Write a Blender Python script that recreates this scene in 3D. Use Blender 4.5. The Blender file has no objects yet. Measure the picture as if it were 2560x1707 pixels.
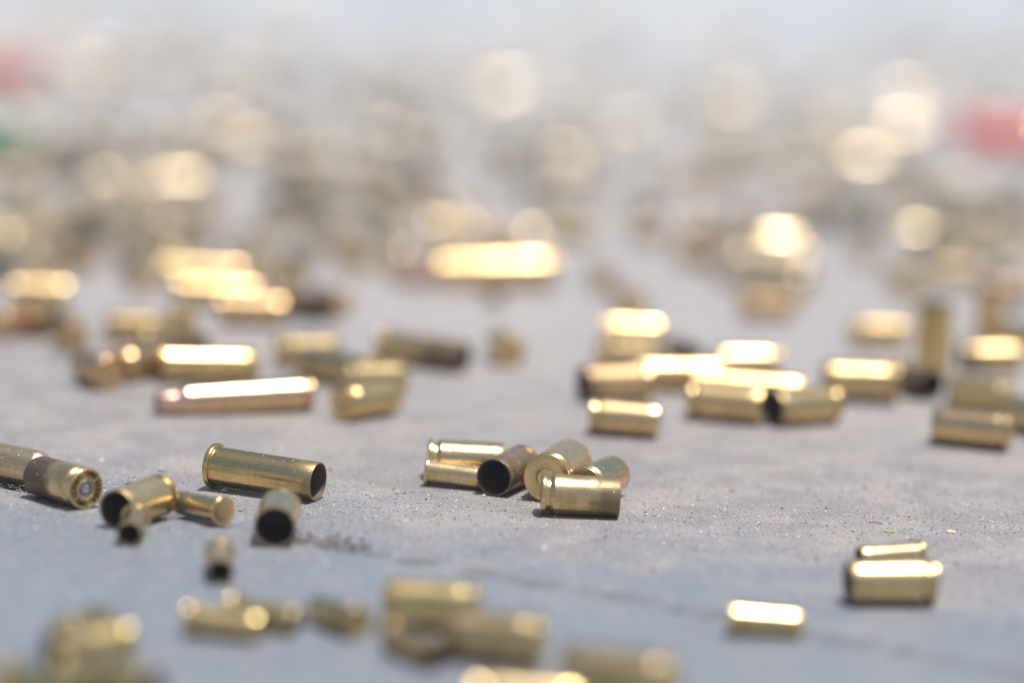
import bpy, bmesh, math, random
from mathutils import Matrix, Vector

S = bpy.context.scene
COL = S.collection
MM = 0.001

# ------------------------------------------------------------------ camera
cam_data = bpy.data.cameras.new("camera")
cam = bpy.data.objects.new("camera", cam_data)
COL.objects.link(cam)
S.camera = cam
cam_data.sensor_width = 36.0
cam_data.lens = 100.0
cam_data.clip_start = 0.01
cam_data.clip_end = 500.0
PITCH, ROLL, HEIGHT = 0.16081026583782101, 0.041887902047863905, 0.15194
cam.matrix_world = (Matrix.Translation((0, 0, HEIGHT)) @ Matrix.Rotation(math.pi / 2 - PITCH, 4, 'X')
                    @ Matrix.Rotation(ROLL, 4, 'Z'))
cam_data.dof.use_dof = True
cam_data.dof.focus_distance = 0.69717
cam_data.dof.aperture_fstop = 3.86

# ------------------------------------------------------------------ sky and sun
SUN_DIR = Vector((0.195, -0.06, 0.97)).normalized()       # towards the sun
SUN_EL = math.asin(SUN_DIR.z)
SUN_AZ = math.atan2(SUN_DIR.x, SUN_DIR.y)               # from +Y, clockwise
world = bpy.data.worlds.new("World")
S.world = world
world.use_nodes = True
wn, wl = world.node_tree.nodes, world.node_tree.links
bg = wn["Background"]
sky = wn.new("ShaderNodeTexSky")
sky.sky_type = 'NISHITA'
sky.sun_disc = False
sky.sun_elevation = SUN_EL
sky.sun_rotation = SUN_AZ
sky.air_density = 1.0
sky.dust_density = 3.0
sky.ozone_density = 1.0
wl.new(sky.outputs[0], bg.inputs[0])
bg.inputs[1].default_value = 0.10

sun_data = bpy.data.lights.new("sun", 'SUN')
sun_data.energy = 4.0
sun_data.angle = math.radians(1.2)
sun_data.color = (1.0, 0.985, 0.96)
sun = bpy.data.objects.new("sun", sun_data)
COL.objects.link(sun)
sun.rotation_euler = SUN_DIR.to_track_quat('Z', 'Y').to_euler()

S.view_settings.view_transform = 'Standard'
S.view_settings.look = 'None'
S.view_settings.exposure = 0.27
S.view_settings.gamma = 1.0
S.render.engine = 'CYCLES'
S.cycles.use_denoising = True
S.cycles.caustics_reflective = True
S.cycles.blur_glossy = 0.3
S.cycles.sample_clamp_indirect = 6.0
S.cycles.max_bounces = 8

# ------------------------------------------------------------------ node helpers
def new_mat(name):
    m = bpy.data.materials.new(name)
    m.use_nodes = True
    nt = m.node_tree
    return m, nt, nt.nodes["Principled BSDF"]

class NT:
    def __init__(self, nt):
        self.nt = nt
    def n(self, kind, **kw):
        nd = self.nt.nodes.new(kind)
        for k, v in kw.items():
            setattr(nd, k, v)
        return nd
    def set(self, sock, v):
        if isinstance(v, bpy.types.NodeSocket):
            self.nt.links.new(v, sock)
        else:
            sock.default_value = v
    def math(self, op, a, b=0.0, c=None, clamp=False):
        nd = self.n("ShaderNodeMath", operation=op, use_clamp=clamp)
        self.set(nd.inputs[0], a)
        self.set(nd.inputs[1], b)
        if c is not None:
            self.set(nd.inputs[2], c)
        return nd.outputs[0]
    def maprange(self, v, a, b, c=0.0, d=1.0, smooth=True):
        nd = self.n("ShaderNodeMapRange", interpolation_type='SMOOTHSTEP' if smooth else 'LINEAR')
        for i, q in enumerate((v, a, b, c, d)):
            self.set(nd.inputs[i], q)
        return nd.outputs[0]
    def mix(self, f, a, b):
        nd = self.n("ShaderNodeMix", data_type='RGBA')
        self.set(nd.inputs[0], f)
        self.set(nd.inputs[6], a if isinstance(a, bpy.types.NodeSocket) else (*a, 1.0))
        self.set(nd.inputs[7], b if isinstance(b, bpy.types.NodeSocket) else (*b, 1.0))
        return nd.outputs[2]
    def noise(self, vec, scale, detail=4.0, rough=0.55, dist=0.0):
        nd = self.n("ShaderNodeTexNoise")
        self.set(nd.inputs["Vector"], vec)
        nd.inputs["Scale"].default_value = scale
        nd.inputs["Detail"].default_value = detail
        nd.inputs["Roughness"].default_value = rough
        nd.inputs["Distortion"].default_value = dist
        return nd.outputs[0]
    def vec(self, v, scale=(1, 1, 1), loc=(0, 0, 0)):
        nd = self.n("ShaderNodeMapping")
        self.set(nd.inputs["Vector"], v)
        self.set(nd.inputs["Location"], loc)
        nd.inputs["Scale"].default_value = scale
        return nd.outputs[0]
    def prop(self, name):
        return self.n("ShaderNodeAttribute", attribute_type='OBJECT', attribute_name=name).outputs["Fac"]
    def bump(self, h, dist, strength=1.0, normal=None):
        nd = self.n("ShaderNodeBump")
        nd.inputs["Strength"].default_value = strength
        nd.inputs["Distance"].default_value = dist
        self.set(nd.inputs["Height"], h)
        if normal is not None:
            self.set(nd.inputs["Normal"], normal)
        return nd.outputs[0]

# ------------------------------------------------------------------ materials
def brass_material():
    """Spent cartridge brass: tint, tarnish and soot come from each part's own properties."""
    m, nt, p = new_mat("cartridge_brass")
    t = NT(nt)
    tc = t.n("ShaderNodeTexCoord")
    oi = t.n("ShaderNodeObjectInfo")
    off = t.math('MULTIPLY', oi.outputs["Random"], 3.0)
    cx = t.n("ShaderNodeCombineXYZ")
    for i in range(3):
        t.set(cx.inputs[i], off)
    v = t.vec(tc.outputs["Object"], loc=cx.outputs[0])
    blotch = t.noise(v, 190.0, 6.0, 0.62)
    fine = t.noise(v, 1700.0, 5.0, 0.65)
    along = t.noise(t.vec(v, (130, 2600, 2600)), 1.0, 3.0)
    around = t.noise(t.vec(v, (2600, 90, 90)), 1.0, 3.0)
    tint = t.mix(t.prop("tint"), (0.78, 0.61, 0.245), (0.90, 0.565, 0.345))
    tint = t.mix(t.maprange(blotch, 0.35, 0.7, 0.0, 0.55), tint, (0.50, 0.36, 0.13))
    gx = t.n("ShaderNodeSeparateXYZ")
    t.set(gx.inputs[0], tc.outputs["Generated"])
    neck = t.math('MULTIPLY', t.maprange(gx.outputs[0], 0.72, 0.86), t.prop("anneal"), clamp=True)
    tint = t.mix(neck, tint, (0.95, 0.60, 0.48))
    veiled = t.prop("dust")  # dust film near; at distance, haze and lens veil painted into the colour
    tint = t.mix(t.math('MULTIPLY', veiled, t.maprange(fine, 0.3, 0.6, 0.6, 1.0), clamp=True), tint, (0.74, 0.69, 0.58))
    tar = t.prop("tarnish")
    patch = t.math('ADD', t.math('MULTIPLY', blotch, 0.75), t.math('MULTIPLY', fine, 0.25))
    lo = t.math('MULTIPLY_ADD', tar, -0.55, 0.72)
    hi = t.math('ADD', lo, 0.26)
    tmask = t.math('MULTIPLY', t.maprange(patch, lo, hi), t.math('MULTIPLY_ADD', tar, 0.55, 0.42), clamp=True)
    tcol = t.mix(fine, (0.20, 0.135, 0.10), (0.42, 0.27, 0.16))
    c1 = t.mix(tmask, tint, tcol)
    soot = t.prop("soot")
    axial = t.math('ADD', gx.outputs[0], t.math('MULTIPLY_ADD', blotch, 0.5, -0.25))
    s0 = t.math('MULTIPLY_ADD', soot, -0.80, 1.02)
    smask = t.math('MULTIPLY', t.maprange(axial, s0, t.math('ADD', s0, 0.30)),
                   t.math('MULTIPLY_ADD', soot, 0.62, 0.34), clamp=True)
    c2 = t.mix(smask, c1, (0.055, 0.040, 0.034))
    speck = t.maprange(t.noise(v, 900.0, 2.0, 0.5), 0.70, 0.76)
    c3 = t.mix(t.math('MULTIPLY', speck, 0.7), c2, (0.10, 0.075, 0.06))
    streak = t.maprange(t.math('ADD', t.math('MULTIPLY', along, 0.6), t.math('MULTIPLY', around, 0.4)), 0.36, 0.64)
    c3 = t.mix(t.math('MULTIPLY', t.math('SUBTRACT', 1.0, streak), 0.38), c3, (0.30, 0.20, 0.09))
    fleck = t.maprange(t.noise(v, 1250.0, 1.0, 0.4), 0.735, 0.76)
    c3 = t.mix(fleck, c3, (0.62, 0.58, 0.50))
    t.set(p.inputs["Base Color"], c3)
    p.inputs["Metallic"].default_value = 1.0
    t.set(p.inputs["Metallic"], t.math('SUBTRACT', 1.0, t.math('MULTIPLY', t.math('MAXIMUM', t.math('MAXIMUM', smask, speck), fleck), 0.45)))
    t.set(p.inputs["Metallic"], t.math('MULTIPLY', p.inputs["Metallic"].links[0].from_socket, t.math('MULTIPLY_ADD', veiled, -0.40, 1.0)))
    r = t.math('ADD', t.math('MULTIPLY_ADD', fine, 0.14, 0.02), t.math('MULTIPLY', t.maprange(blotch, 0.35, 0.65), 0.10))
    r = t.math('ADD', r, t.math('MULTIPLY', t.math('SUBTRACT', 1.0, streak), 0.06))
    r = t.math('ADD', r, t.math('MULTIPLY', fleck, 0.3))
    r = t.math('ADD', r, t.math('MULTIPLY', tmask, 0.22))
    r = t.math('ADD', r, t.math('MULTIPLY', smask, 0.22))
    r = t.math('ADD', r, t.math('MULTIPLY', oi.outputs["Random"], 0.08))
    r = t.math('ADD', r, t.math('MULTIPLY_ADD', veiled, 0.10, t.prop('dull')))
    t.set(p.inputs["Roughness"], r)
    h = t.math('ADD', t.math('MULTIPLY', along, 0.6), t.math('MULTIPLY', around, 0.4))
    h = t.math('ADD', h, t.math('MULTIPLY', blotch, 1.2))
    t.set(p.inputs["Normal"], t.bump(h, 0.00009, 0.6))
    return m

def soot_material():
    m, nt, p = new_mat("burnt_inside")
    t = NT(nt)
    tc = t.n("ShaderNodeTexCoord")
    f = t.noise(tc.outputs["Object"], 500.0, 4.0)
    sx = t.n("ShaderNodeSeparateXYZ")
    t.set(sx.inputs[0], tc.outputs["Generated"])
    lip = t.maprange(sx.outputs[0], 0.80, 1.0)
    t.set(p.inputs["Base Color"], t.mix(lip, t.mix(f, (0.012, 0.011, 0.010), (0.03, 0.026, 0.023)), (0.16, 0.115, 0.085)))
    p.inputs["Roughness"].default_value = 0.62
    t.set(p.inputs["Metallic"], t.math('MULTIPLY', lip, 0.6))
    return m

def primer_material(name, col):
    m, nt, p = new_mat(name)
    t = NT(nt)
    tc = t.n("ShaderNodeTexCoord")
    f = t.noise(tc.outputs["Object"], 1200.0, 4.0)
    t.set(p.inputs["Base Color"], t.mix(f, col, tuple(c * 0.7 for c in col)))
    p.inputs["Metallic"].default_value = 1.0
    t.set(p.inputs["Roughness"], t.math('MULTIPLY_ADD', f, 0.2, 0.14))
    return m

def plain_material(name, col, rough=0.6, var=0.3, scale=400.0, **kw):
    m, nt, p = new_mat(name)
    t = NT(nt)
    tc = t.n("ShaderNodeTexCoord")
    f = t.noise(tc.outputs["Object"], scale, 4.0)
    t.set(p.inputs["Base Color"], t.mix(f, tuple(c * (1 - var) for c in col), tuple(min(1, c * (1 + var)) for c in col)))
    p.inputs["Roughness"].default_value = rough
    for k, v in kw.items():
        p.inputs[k].default_value = v
    return m

def ground_material():
    m, nt, p = new_mat("worn_pavement")
    t = NT(nt)
    tc = t.n("ShaderNodeTexCoord")
    v = tc.outputs["Object"]
    sp = t.n("ShaderNodeSeparateXYZ")
    t.set(sp.inputs[0], v)
    big = t.noise(v, 7.0, 4.0, 0.5)
    mid = t.noise(v, 34.0, 5.0, 0.6, 0.3)
    small = t.noise(v, 160.0, 4.0, 0.6)
    grain = t.noise(v, 1000.0, 3.0, 0.7)
    grain2 = t.noise(v, 2000.0, 2.0, 0.7)
    # bluish tone near the camera, a warm dusty sweep behind it, distant sheen and haze painted in as paler tones
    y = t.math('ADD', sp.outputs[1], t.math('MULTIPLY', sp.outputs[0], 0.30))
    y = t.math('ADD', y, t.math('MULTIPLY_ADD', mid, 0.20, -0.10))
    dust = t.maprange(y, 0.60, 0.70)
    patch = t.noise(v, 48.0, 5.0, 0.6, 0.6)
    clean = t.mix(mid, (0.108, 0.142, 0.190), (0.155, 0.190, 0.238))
    veiled = t.mix(t.maprange(patch, 0.36, 0.64), (0.178, 0.168, 0.182), (0.280, 0.248, 0.234))
    base = t.mix(dust, clean, veiled)
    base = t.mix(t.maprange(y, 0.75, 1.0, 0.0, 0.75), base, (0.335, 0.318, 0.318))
    base = t.mix(t.maprange(sp.outputs[1], 1.1, 2.2, 0.0, 0.8), base, (0.385, 0.380, 0.380))  # base lightens with distance in place of grazing sheen
    base = t.mix(t.maprange(sp.outputs[1], 2.0, 3.6), base, (0.405, 0.440, 0.468))  # bluish white of far haze painted into the base
    base = t.mix(t.maprange(small, 0.3, 0.7, 0.0, 0.35), base, (0.28, 0.25, 0.23))
    dark = t.maprange(grain, 0.57, 0.71, 0.0, 0.65)
    base = t.mix(dark, base, (0.08, 0.073, 0.073))
    light = t.maprange(grain2, 0.54, 0.66, 0.0, 0.80)
    base = t.mix(light, base, (0.52, 0.47, 0.39))
    smudge = t.maprange(t.noise(v, 60.0, 3.0, 0.5, 0.5), 0.62, 0.74, 0.0, 0.22)
    base = t.mix(smudge, base, (0.16, 0.14, 0.135))
    joint = t.maprange(sp.outputs[2], -0.0002, -0.0014, 0.0, 0.7)
    base = t.mix(joint, base, (0.10, 0.09, 0.085))
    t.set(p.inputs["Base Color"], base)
    t.set(p.inputs["Roughness"], t.math('MULTIPLY_ADD', dust, 0.16, 0.44))
    p.inputs["Specular IOR Level"].default_value = 0.5
    h = t.math('ADD', t.math('MULTIPLY', grain, 0.7), t.math('MULTIPLY', grain2, 0.4))
    h = t.math('ADD', h, t.math('MULTIPLY', small, 1.6))
    t.set(p.inputs["Normal"], t.bump(h, 0.00036, 0.8))
    return m

def grit_material():
    m, nt, p = new_mat("sand_grains")
    t = NT(nt)
    geo = t.n("ShaderNodeNewGeometry")
    cr = t.n("ShaderNodeValToRGB")
    e = cr.color_ramp
    e.interpolation = 'CONSTANT'
    e.elements[0].color = (0.10, 0.085, 0.075, 1)
    e.elements[1].position = 0.12
    e.elements[1].color = (0.34, 0.29, 0.22, 1)
    for pos, c in ((0.40, (0.30, 0.29, 0.29)), (0.62, (0.44, 0.38, 0.25)), (0.80, (0.62, 0.60, 0.57)), (0.93, (0.78, 0.78, 0.80))):
        q = e.elements.new(pos)
        q.color = (*c, 1)
    t.set(cr.inputs[0], geo.outputs["Random Per Island"])
    t.set(p.inputs["Base Color"], cr.outputs[0])
    p.inputs["Roughness"].default_value = 0.5
    return m

BRASS = brass_material()
SOOT = soot_material()
PRIMER_SILVER = primer_material("nickel_primer", (0.62, 0.60, 0.60))
PRIMER_BRASS = primer_material("brass_primer", (0.78, 0.60, 0.30))
STAMP_SHADE = plain_material("stamped_letter_brass", (0.12, 0.075, 0.03), 0.35, 0.1, Metallic=1.0)  # letters coloured dark to suggest the shaded depth of stamping

# ------------------------------------------------------------------ object helpers
def link(name, mesh, parent=None):
    o = bpy.data.objects.new(name, mesh)
    COL.objects.link(o)
    if parent is not None:
        o.parent = parent
    return o

def tag(o, label, cat, group=None, kind=None):
    if label:
        o["label"] = label
    if cat:
        o["category"] = cat
    if group:
        o["group"] = group
    if kind:
        o["kind"] = kind
    return o

def lathe(prof, zc, seg, mats, name):
    """Spin (x, r, material) rings about the x axis at height zc."""
    vs, fs, mi = [], [], []
    rings = []
    for x, r, _ in prof:
        if r < 1e-9:
            rings.append([len(vs)])
            vs.append((x, 0.0, zc))
        else:
            rings.append(list(range(len(vs), len(vs) + seg)))
            for k in range(seg):
                a = 2 * math.pi * k / seg
                vs.append((x, r * math.cos(a), zc + r * math.sin(a)))
    for i in range(len(prof) - 1):
        A, B = rings[i], rings[i + 1]
        for k in range(seg):
            k2 = (k + 1) % seg
            if len(A) == 1 and len(B) == 1:
                continue
            if len(A) == 1:
                fs.append((A[0], B[k2], B[k]))
            elif len(B) == 1:
                fs.append((A[k], A[k2], B[0]))
            else:
                fs.append((A[k], A[k2], B[k2], B[k]))
            mi.append(prof[i + 1][2])
    me = bpy.data.meshes.new(name)
    me.from_pydata(vs, [], fs)
    for m in mats:
        me.materials.append(m)
    me.polygons.foreach_set("material_index", mi)
    me.polygons.foreach_set("use_smooth", [True] * len(fs))
    bm = bmesh.new()
    bm.from_mesh(me)
    bmesh.ops.recalc_face_normals(bm, faces=bm.faces)
    bm.to_mesh(me)
    bm.free()
    me.update()
    me.set_sharp_from_angle(angle=math.radians(32))
    return me

# kind: length, rim radius, groove radius (None = raised rim only), body radius at head, at mouth, neck data, primer radius
KINDS = {
    "pistol":    dict(L=19.15, rim=4.98, groove=4.25, rb=4.96, rm=4.76, pr=2.2),
    "forty":     dict(L=21.6, rim=5.38, groove=4.55, rb=5.38, rm=5.30, pr=2.2),
    "fortyfive": dict(L=22.8, rim=6.10, groove=5.2, rb=6.05, rm=5.98, pr=2.65),
    "special":   dict(L=29.3, rim=5.59, groove=None, rb=4.82, rm=4.80, pr=2.2),
    "magnum":    dict(L=32.8, rim=5.59, groove=None, rb=4.82, rm=4.80, pr=2.2),
    "rifle":     dict(L=44.7, rim=4.80, groove=4.1, rb=4.78, rm=3.22, pr=2.2, shoulder=(36.5, 4.5, 39.6)),
    "long_rifle": dict(L=51.2, rim=6.0, groove=5.2, rb=5.95, rm=4.35, pr=2.65, shoulder=(39.6, 5.75, 43.6)),
    "rimfire":   dict(L=15.2, rim=3.50, groove=None, rb=2.87, rm=2.86, pr=0.0),
}

def profiles(kind, scale):
    d = KINDS[kind]
    L = d["L"]
    x0 = -L / 2
    w = 0.42
    head = []
    pr = d["pr"]
    if pr:
        head += [(x0 + 0.55, pr + 0.02, 0), (x0 + 0.12, pr + 0.06, 0), (x0 + 0.02, pr + 0.22, 0)]
    else:
        head += [(x0 + 0.02, 0.0, 0), (x0 + 0.05, 0.9, 0), (x0, 1.8, 0)]
    rim = d["rim"]
    ea = 0.42
    head += [(x0 + ea - ea * math.cos(q * math.pi / 12), rim - ea + ea * math.sin(q * math.pi / 12), 0) for q in range(7)]
    if d["groove"]:
        g = d["groove"]
        head += [(x0 + 1.05, rim, 0), (x0 + 1.18, rim - 0.06, 0), (x0 + 1.25, g + 0.08, 0), (x0 + 1.42, g, 0),
                 (x0 + 2.15, g, 0), (x0 + 3.05, d["rb"] - 0.05, 0), (x0 + 3.25, d["rb"], 0)]
        xs = x0 + 3.25
    else:
        t = 1.0 if kind == "rimfire" else 1.45
        head += [(x0 + t - 0.34, rim, 0), (x0 + t - 0.12, rim - 0.1, 0), (x0 + t, rim - 0.32, 0), (x0 + t + 0.02, d["rb"] + 0.08, 0),
                 (x0 + t + 0.15, d["rb"], 0)]
        xs = x0 + t + 0.15
    body = [(xs, d["rb"], 0)]
    if "shoulder" in d:
        s1, rs, s2 = d["shoulder"]
        body += [(x0 + s1 - 0.4, rs + 0.02, 0), (x0 + s1, rs, 0), (x0 + s1 + 0.3, rs - 0.12, 0),
                 (x0 + s2 - 0.2, d["rm"] + 0.06, 0), (x0 + s2 + 0.2, d["rm"], 0)]
    else:
        n = 6
        for k in range(1, n):
            f = k / n
            body.append((xs + (L / 2 - xs) * f, d["rb"] + (d["rm"] - d["rb"]) * f, 0))
    m = L / 2
    body += [(m - 0.12, d["rm"], 0), (m - 0.02, d["rm"] - 0.06, 0), (m, d["rm"] - 0.14, 0), (m - 0.02, d["rm"] - w + 0.02, 0),
             (m - 0.15, d["rm"] - w, 1)]
    if "shoulder" in d:
        s1, rs, s2 = d["shoulder"]
        body += [(x0 + s2, d["rm"] - w, 1), (x0 + s1, rs - w, 1)]
    body += [(xs + 2.0, d["rb"] - w - 0.35, 1), (xs + 0.8, d["rb"] - w - 0.9, 1), (xs + 0.3, 0.0, 1)]
    prim = None
    if pr:
        prim = [(x0 + 0.5, pr, 0), (x0 + 0.22, pr, 0), (x0 + 0.10, pr - 0.12, 0), (x0 + 0.06, pr - 0.35, 0),
                (x0 + 0.06, 0.95, 0), (x0 + 0.14, 0.80, 0), (x0 + 0.45, 0.45, 0), (x0 + 0.55, 0.0, 0)]
    zc = (d["rim"] + d["rm"]) / 2
    k = MM * scale
    f = lambda P: [(x * k, r * k, q) for x, r, q in P]
    return f(head), f(body), (f(prim) if prim else None), zc * k

MESHES = {}
def casing_meshes(kind, scale, seg):
    key = (kind, scale, seg)
    if key not in MESHES:
        head, body, prim, zc = profiles(kind, scale)
        MESHES[key] = (lathe(body, zc, seg, [BRASS, SOOT], kind + "_case_wall"),
                       lathe(head, zc, seg, [BRASS], kind + "_case_head"),
                       lathe(prim, zc, seg, [PRIMER_BRASS], kind + "_primer") if prim else None, zc)
    return MESHES[key]

SINGLE = {}
def single_mesh(kind):
    """Whole casing as one mesh, for casings too blurred to show their parts."""
    if kind not in SINGLE:
        head, body, prim, zc = profiles(kind, 1.0)
        pr = (prim[::-1] if prim else [])
        pr = [q for q in pr][:-1]
        SINGLE[kind] = lathe(pr + head + body[1:], zc, 28, [BRASS, SOOT], kind + "_spent_casing")
    return SINGLE[kind]

GROUP = "spent casings littering the pavement"
def wear(o, tint, tarnish, soot, dull=0.0, dust=0.0, anneal=0.0):
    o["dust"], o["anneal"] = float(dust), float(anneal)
    o["dull"] = dull
    o["tint"], o["tarnish"], o["soot"] = float(tint), float(tarnish), float(soot)

def pose(o, kind, scale, x, y, theta, stand):
    d = KINDS[kind]
    if stand:
        zc = (d["rim"] + d["rm"]) / 2 * MM * scale
        rot = Matrix.Rotation(math.radians(-90), 4, 'Y') @ Matrix.Translation((0, 0, -zc))
        o.matrix_world = Matrix.Translation((x * MM, y * MM, d["L"] / 2 * MM * scale)) @ Matrix.Rotation(math.radians(theta), 4, 'Z') @ rot
    else:
        tilt = math.asin((d["rim"] - d["rm"]) / d["L"])
        o.location = (x * MM, y * MM, 0.0001)
        o.rotation_euler = (0, tilt, math.radians(theta))

# ------------------------------------------------------------------ the setting
def ground_sheet():
    """One pavement sheet with a shallow worn joint running through the foreground."""
    a, b = Vector((-0.0523, 0.6444)), Vector((0.1052, 0.5523))
    d = (b - a).normalized()
    nrm = Vector((-d.y, d.x))
    rnd = random.Random(3)
    us = [-14, -9, -5, -2, -1, -0.6] + [-0.4 + 0.004 * i for i in range(201)] + [0.6, 1, 2, 5, 9, 14]
    vs_, fs = [], []
    offs = [-14, -8, -4, -1.2, -0.45, -0.2, -0.08, -0.03, -0.012, -0.006, -0.0055, -0.0028, 0, 0.0028, 0.0055, 0.006, 0.012, 0.03, 0.08, 0.2, 0.45, 1.2, 4, 8, 14]
    depth = {0: -0.0016, -0.0028: -0.0011, 0.0028: -0.0011, 0.0055: -0.0002, -0.0055: -0.0002}
    j = 0.0
    for u in us:
        j = j * 0.9 + rnd.uniform(-1, 1) * 0.0009
        dj = rnd.uniform(0.2, 1.3)
        for o in offs:
            near = max(0.0, 1 - abs(o) / 0.02)
            p = a + d * u + nrm * (o + j * near)
            z = depth.get(o, 0.0) * dj
            if abs(o) < 0.02 and o not in depth:
                z += rnd.uniform(-0.00008, 0.00003)
            vs_.append((p.x, p.y, z))
    W = len(offs)
    for i in range(len(us) - 1):
        for k in range(W - 1):
            fs.append((i * W + k, (i + 1) * W + k, (i + 1) * W + k + 1, i * W + k + 1))
    me = bpy.data.meshes.new("ground")
    me.from_pydata(vs_, [], fs)
    me.polygons.foreach_set("use_smooth", [True] * len(fs))
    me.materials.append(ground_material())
    bm = bmesh.new()
    bm.from_mesh(me)
    bmesh.ops.recalc_face_normals(bm, faces=bm.faces)
    if sum(f.normal.z for f in bm.faces) < 0:
        bmesh.ops.reverse_faces(bm, faces=bm.faces)
    bm.to_mesh(me)
    bm.free()
    return tag(link("ground", me), "worn grey pavement dusted with beige sand", None, None, "structure")

ground_sheet()

OCT = [(1, 0, 0), (-1, 0, 0), (0, 1, 0), (0, -1, 0), (0, 0, 1), (0, 0, -1)]
OCF = [(0, 2, 4), (2, 1, 4), (1, 3, 4), (3, 0, 4), (2, 0, 5), (1, 2, 5), (3, 1, 5), (0, 3, 5)]
def grains(name, spots, mat, label):
    vs_, fs = [], []
    rnd = random.Random(11)
    for x, y, r in spots:
        b = len(vs_)
        a = rnd.uniform(0, 6.28)
        sx, sy, sz = r * rnd.uniform(0.7, 1.5), r * rnd.uniform(0.6, 1.1), r * rnd.uniform(0.4, 0.8)
        for q in OCT:
            px, py = q[0] * sx, q[1] * sy
            jx, jy = rnd.uniform(-0.25, 0.25) * r, rnd.uniform(-0.25, 0.25) * r
            vs_.append((x + px * math.cos(a) - py * math.sin(a) + jx, y + px * math.sin(a) + py * math.cos(a) + jy, sz * 0.7 + q[2] * sz))
        fs += [tuple(b + i for i in f) for f in OCF]
    me = bpy.data.meshes.new(name)
    me.from_pydata(vs_, [], fs)
    me.materials.append(mat)
    return tag(link(name, me), label, "grit", None, "stuff")

GRIT = grit_material()
_r = random.Random(21)
sp = []
for _ in range(36000):
    y = _r.triangular(0.52, 0.98, 0.68)
    x = _r.uniform(-0.2, 0.2) * y
    sp.append((x, y, _r.choice([0.00012, 0.00015, 0.0002, 0.00028])))
for _ in range(1100):
    y = _r.uniform(0.50, 1.3)
    sp.append((_r.uniform(-0.2, 0.2) * y, y, _r.uniform(0.00025, 0.0006)))
for _ in range(60):
    y = _r.uniform(0.60, 1.0)
    sp.append((_r.uniform(-0.19, 0.19) * y, y, _r.uniform(0.0006, 0.00095)))
grains("sand_grit", sp, GRIT, "fine sand and pale grit strewn over the pavement")
sp = []
for _ in range(300):
    f = _r.random()
    if _r.random() < 0.7:
        cx, cy = -0.056 + 0.026 * f, 0.6465 - 0.0125 * f + _r.gauss(0, 0.0032)
    else:
        cx, cy = -0.094 + 0.011 * f, 0.690 - 0.003 * f + _r.gauss(0, 0.0012)
    sp.append((cx, cy, _r.uniform(0.00015, 0.00055)))
grains("dirt_crumbs", sp, plain_material("brown_dirt", (0.11, 0.075, 0.06), 0.8, 0.5, 900.0), "dark brown dirt crumbs gathered along the worn joint")

# ------------------------------------------------------------------ casings
def headstamp(parent, zc, x0, mat):
    letters = "9MM LUGER 9MM LUGER "
    R = 3.6 * MM
    vs_, fs = [], []
    dg = bpy.context.evaluated_depsgraph_get()
    for i, ch in enumerate(letters):
        if ch == " ":
            continue
        cu = bpy.data.curves.new("letter", 'FONT')
        cu.body = ch
        cu.size = 2.0 * MM
        cu.align_x = 'CENTER'
        cu.align_y = 'CENTER'
        cu.extrude = 0.03 * MM
        cu.offset = 0.06 * MM
        tmp = bpy.data.objects.new("letter", cu)
        me = tmp.to_mesh()
        a = -2 * math.pi * i / len(letters) + math.pi / 2
        rot = Matrix.Rotation(a - math.pi / 2, 4, 'Z')
        b = len(vs_)
        for v in me.vertices:
            q = rot @ Vector((v.co.x, v.co.y, v.co.z)) + Vector((R * math.cos(a), R * math.sin(a), 0))
            # looking at the head from behind: right = -y, up = z
            vs_.append((x0 - 0.02 * MM - q.z, -q.x, zc + q.y))
        fs += [tuple(b + k for k in p.vertices) for p in me.polygons]
        tmp.to_mesh_clear()
        bpy.data.objects.remove(tmp)
        bpy.data.curves.remove(cu)
    me = bpy.data.meshes.new("headstamp")
    me.from_pydata(vs_, [], fs)
    me.materials.append(mat)
    return link("headstamp", me, parent)

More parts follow.
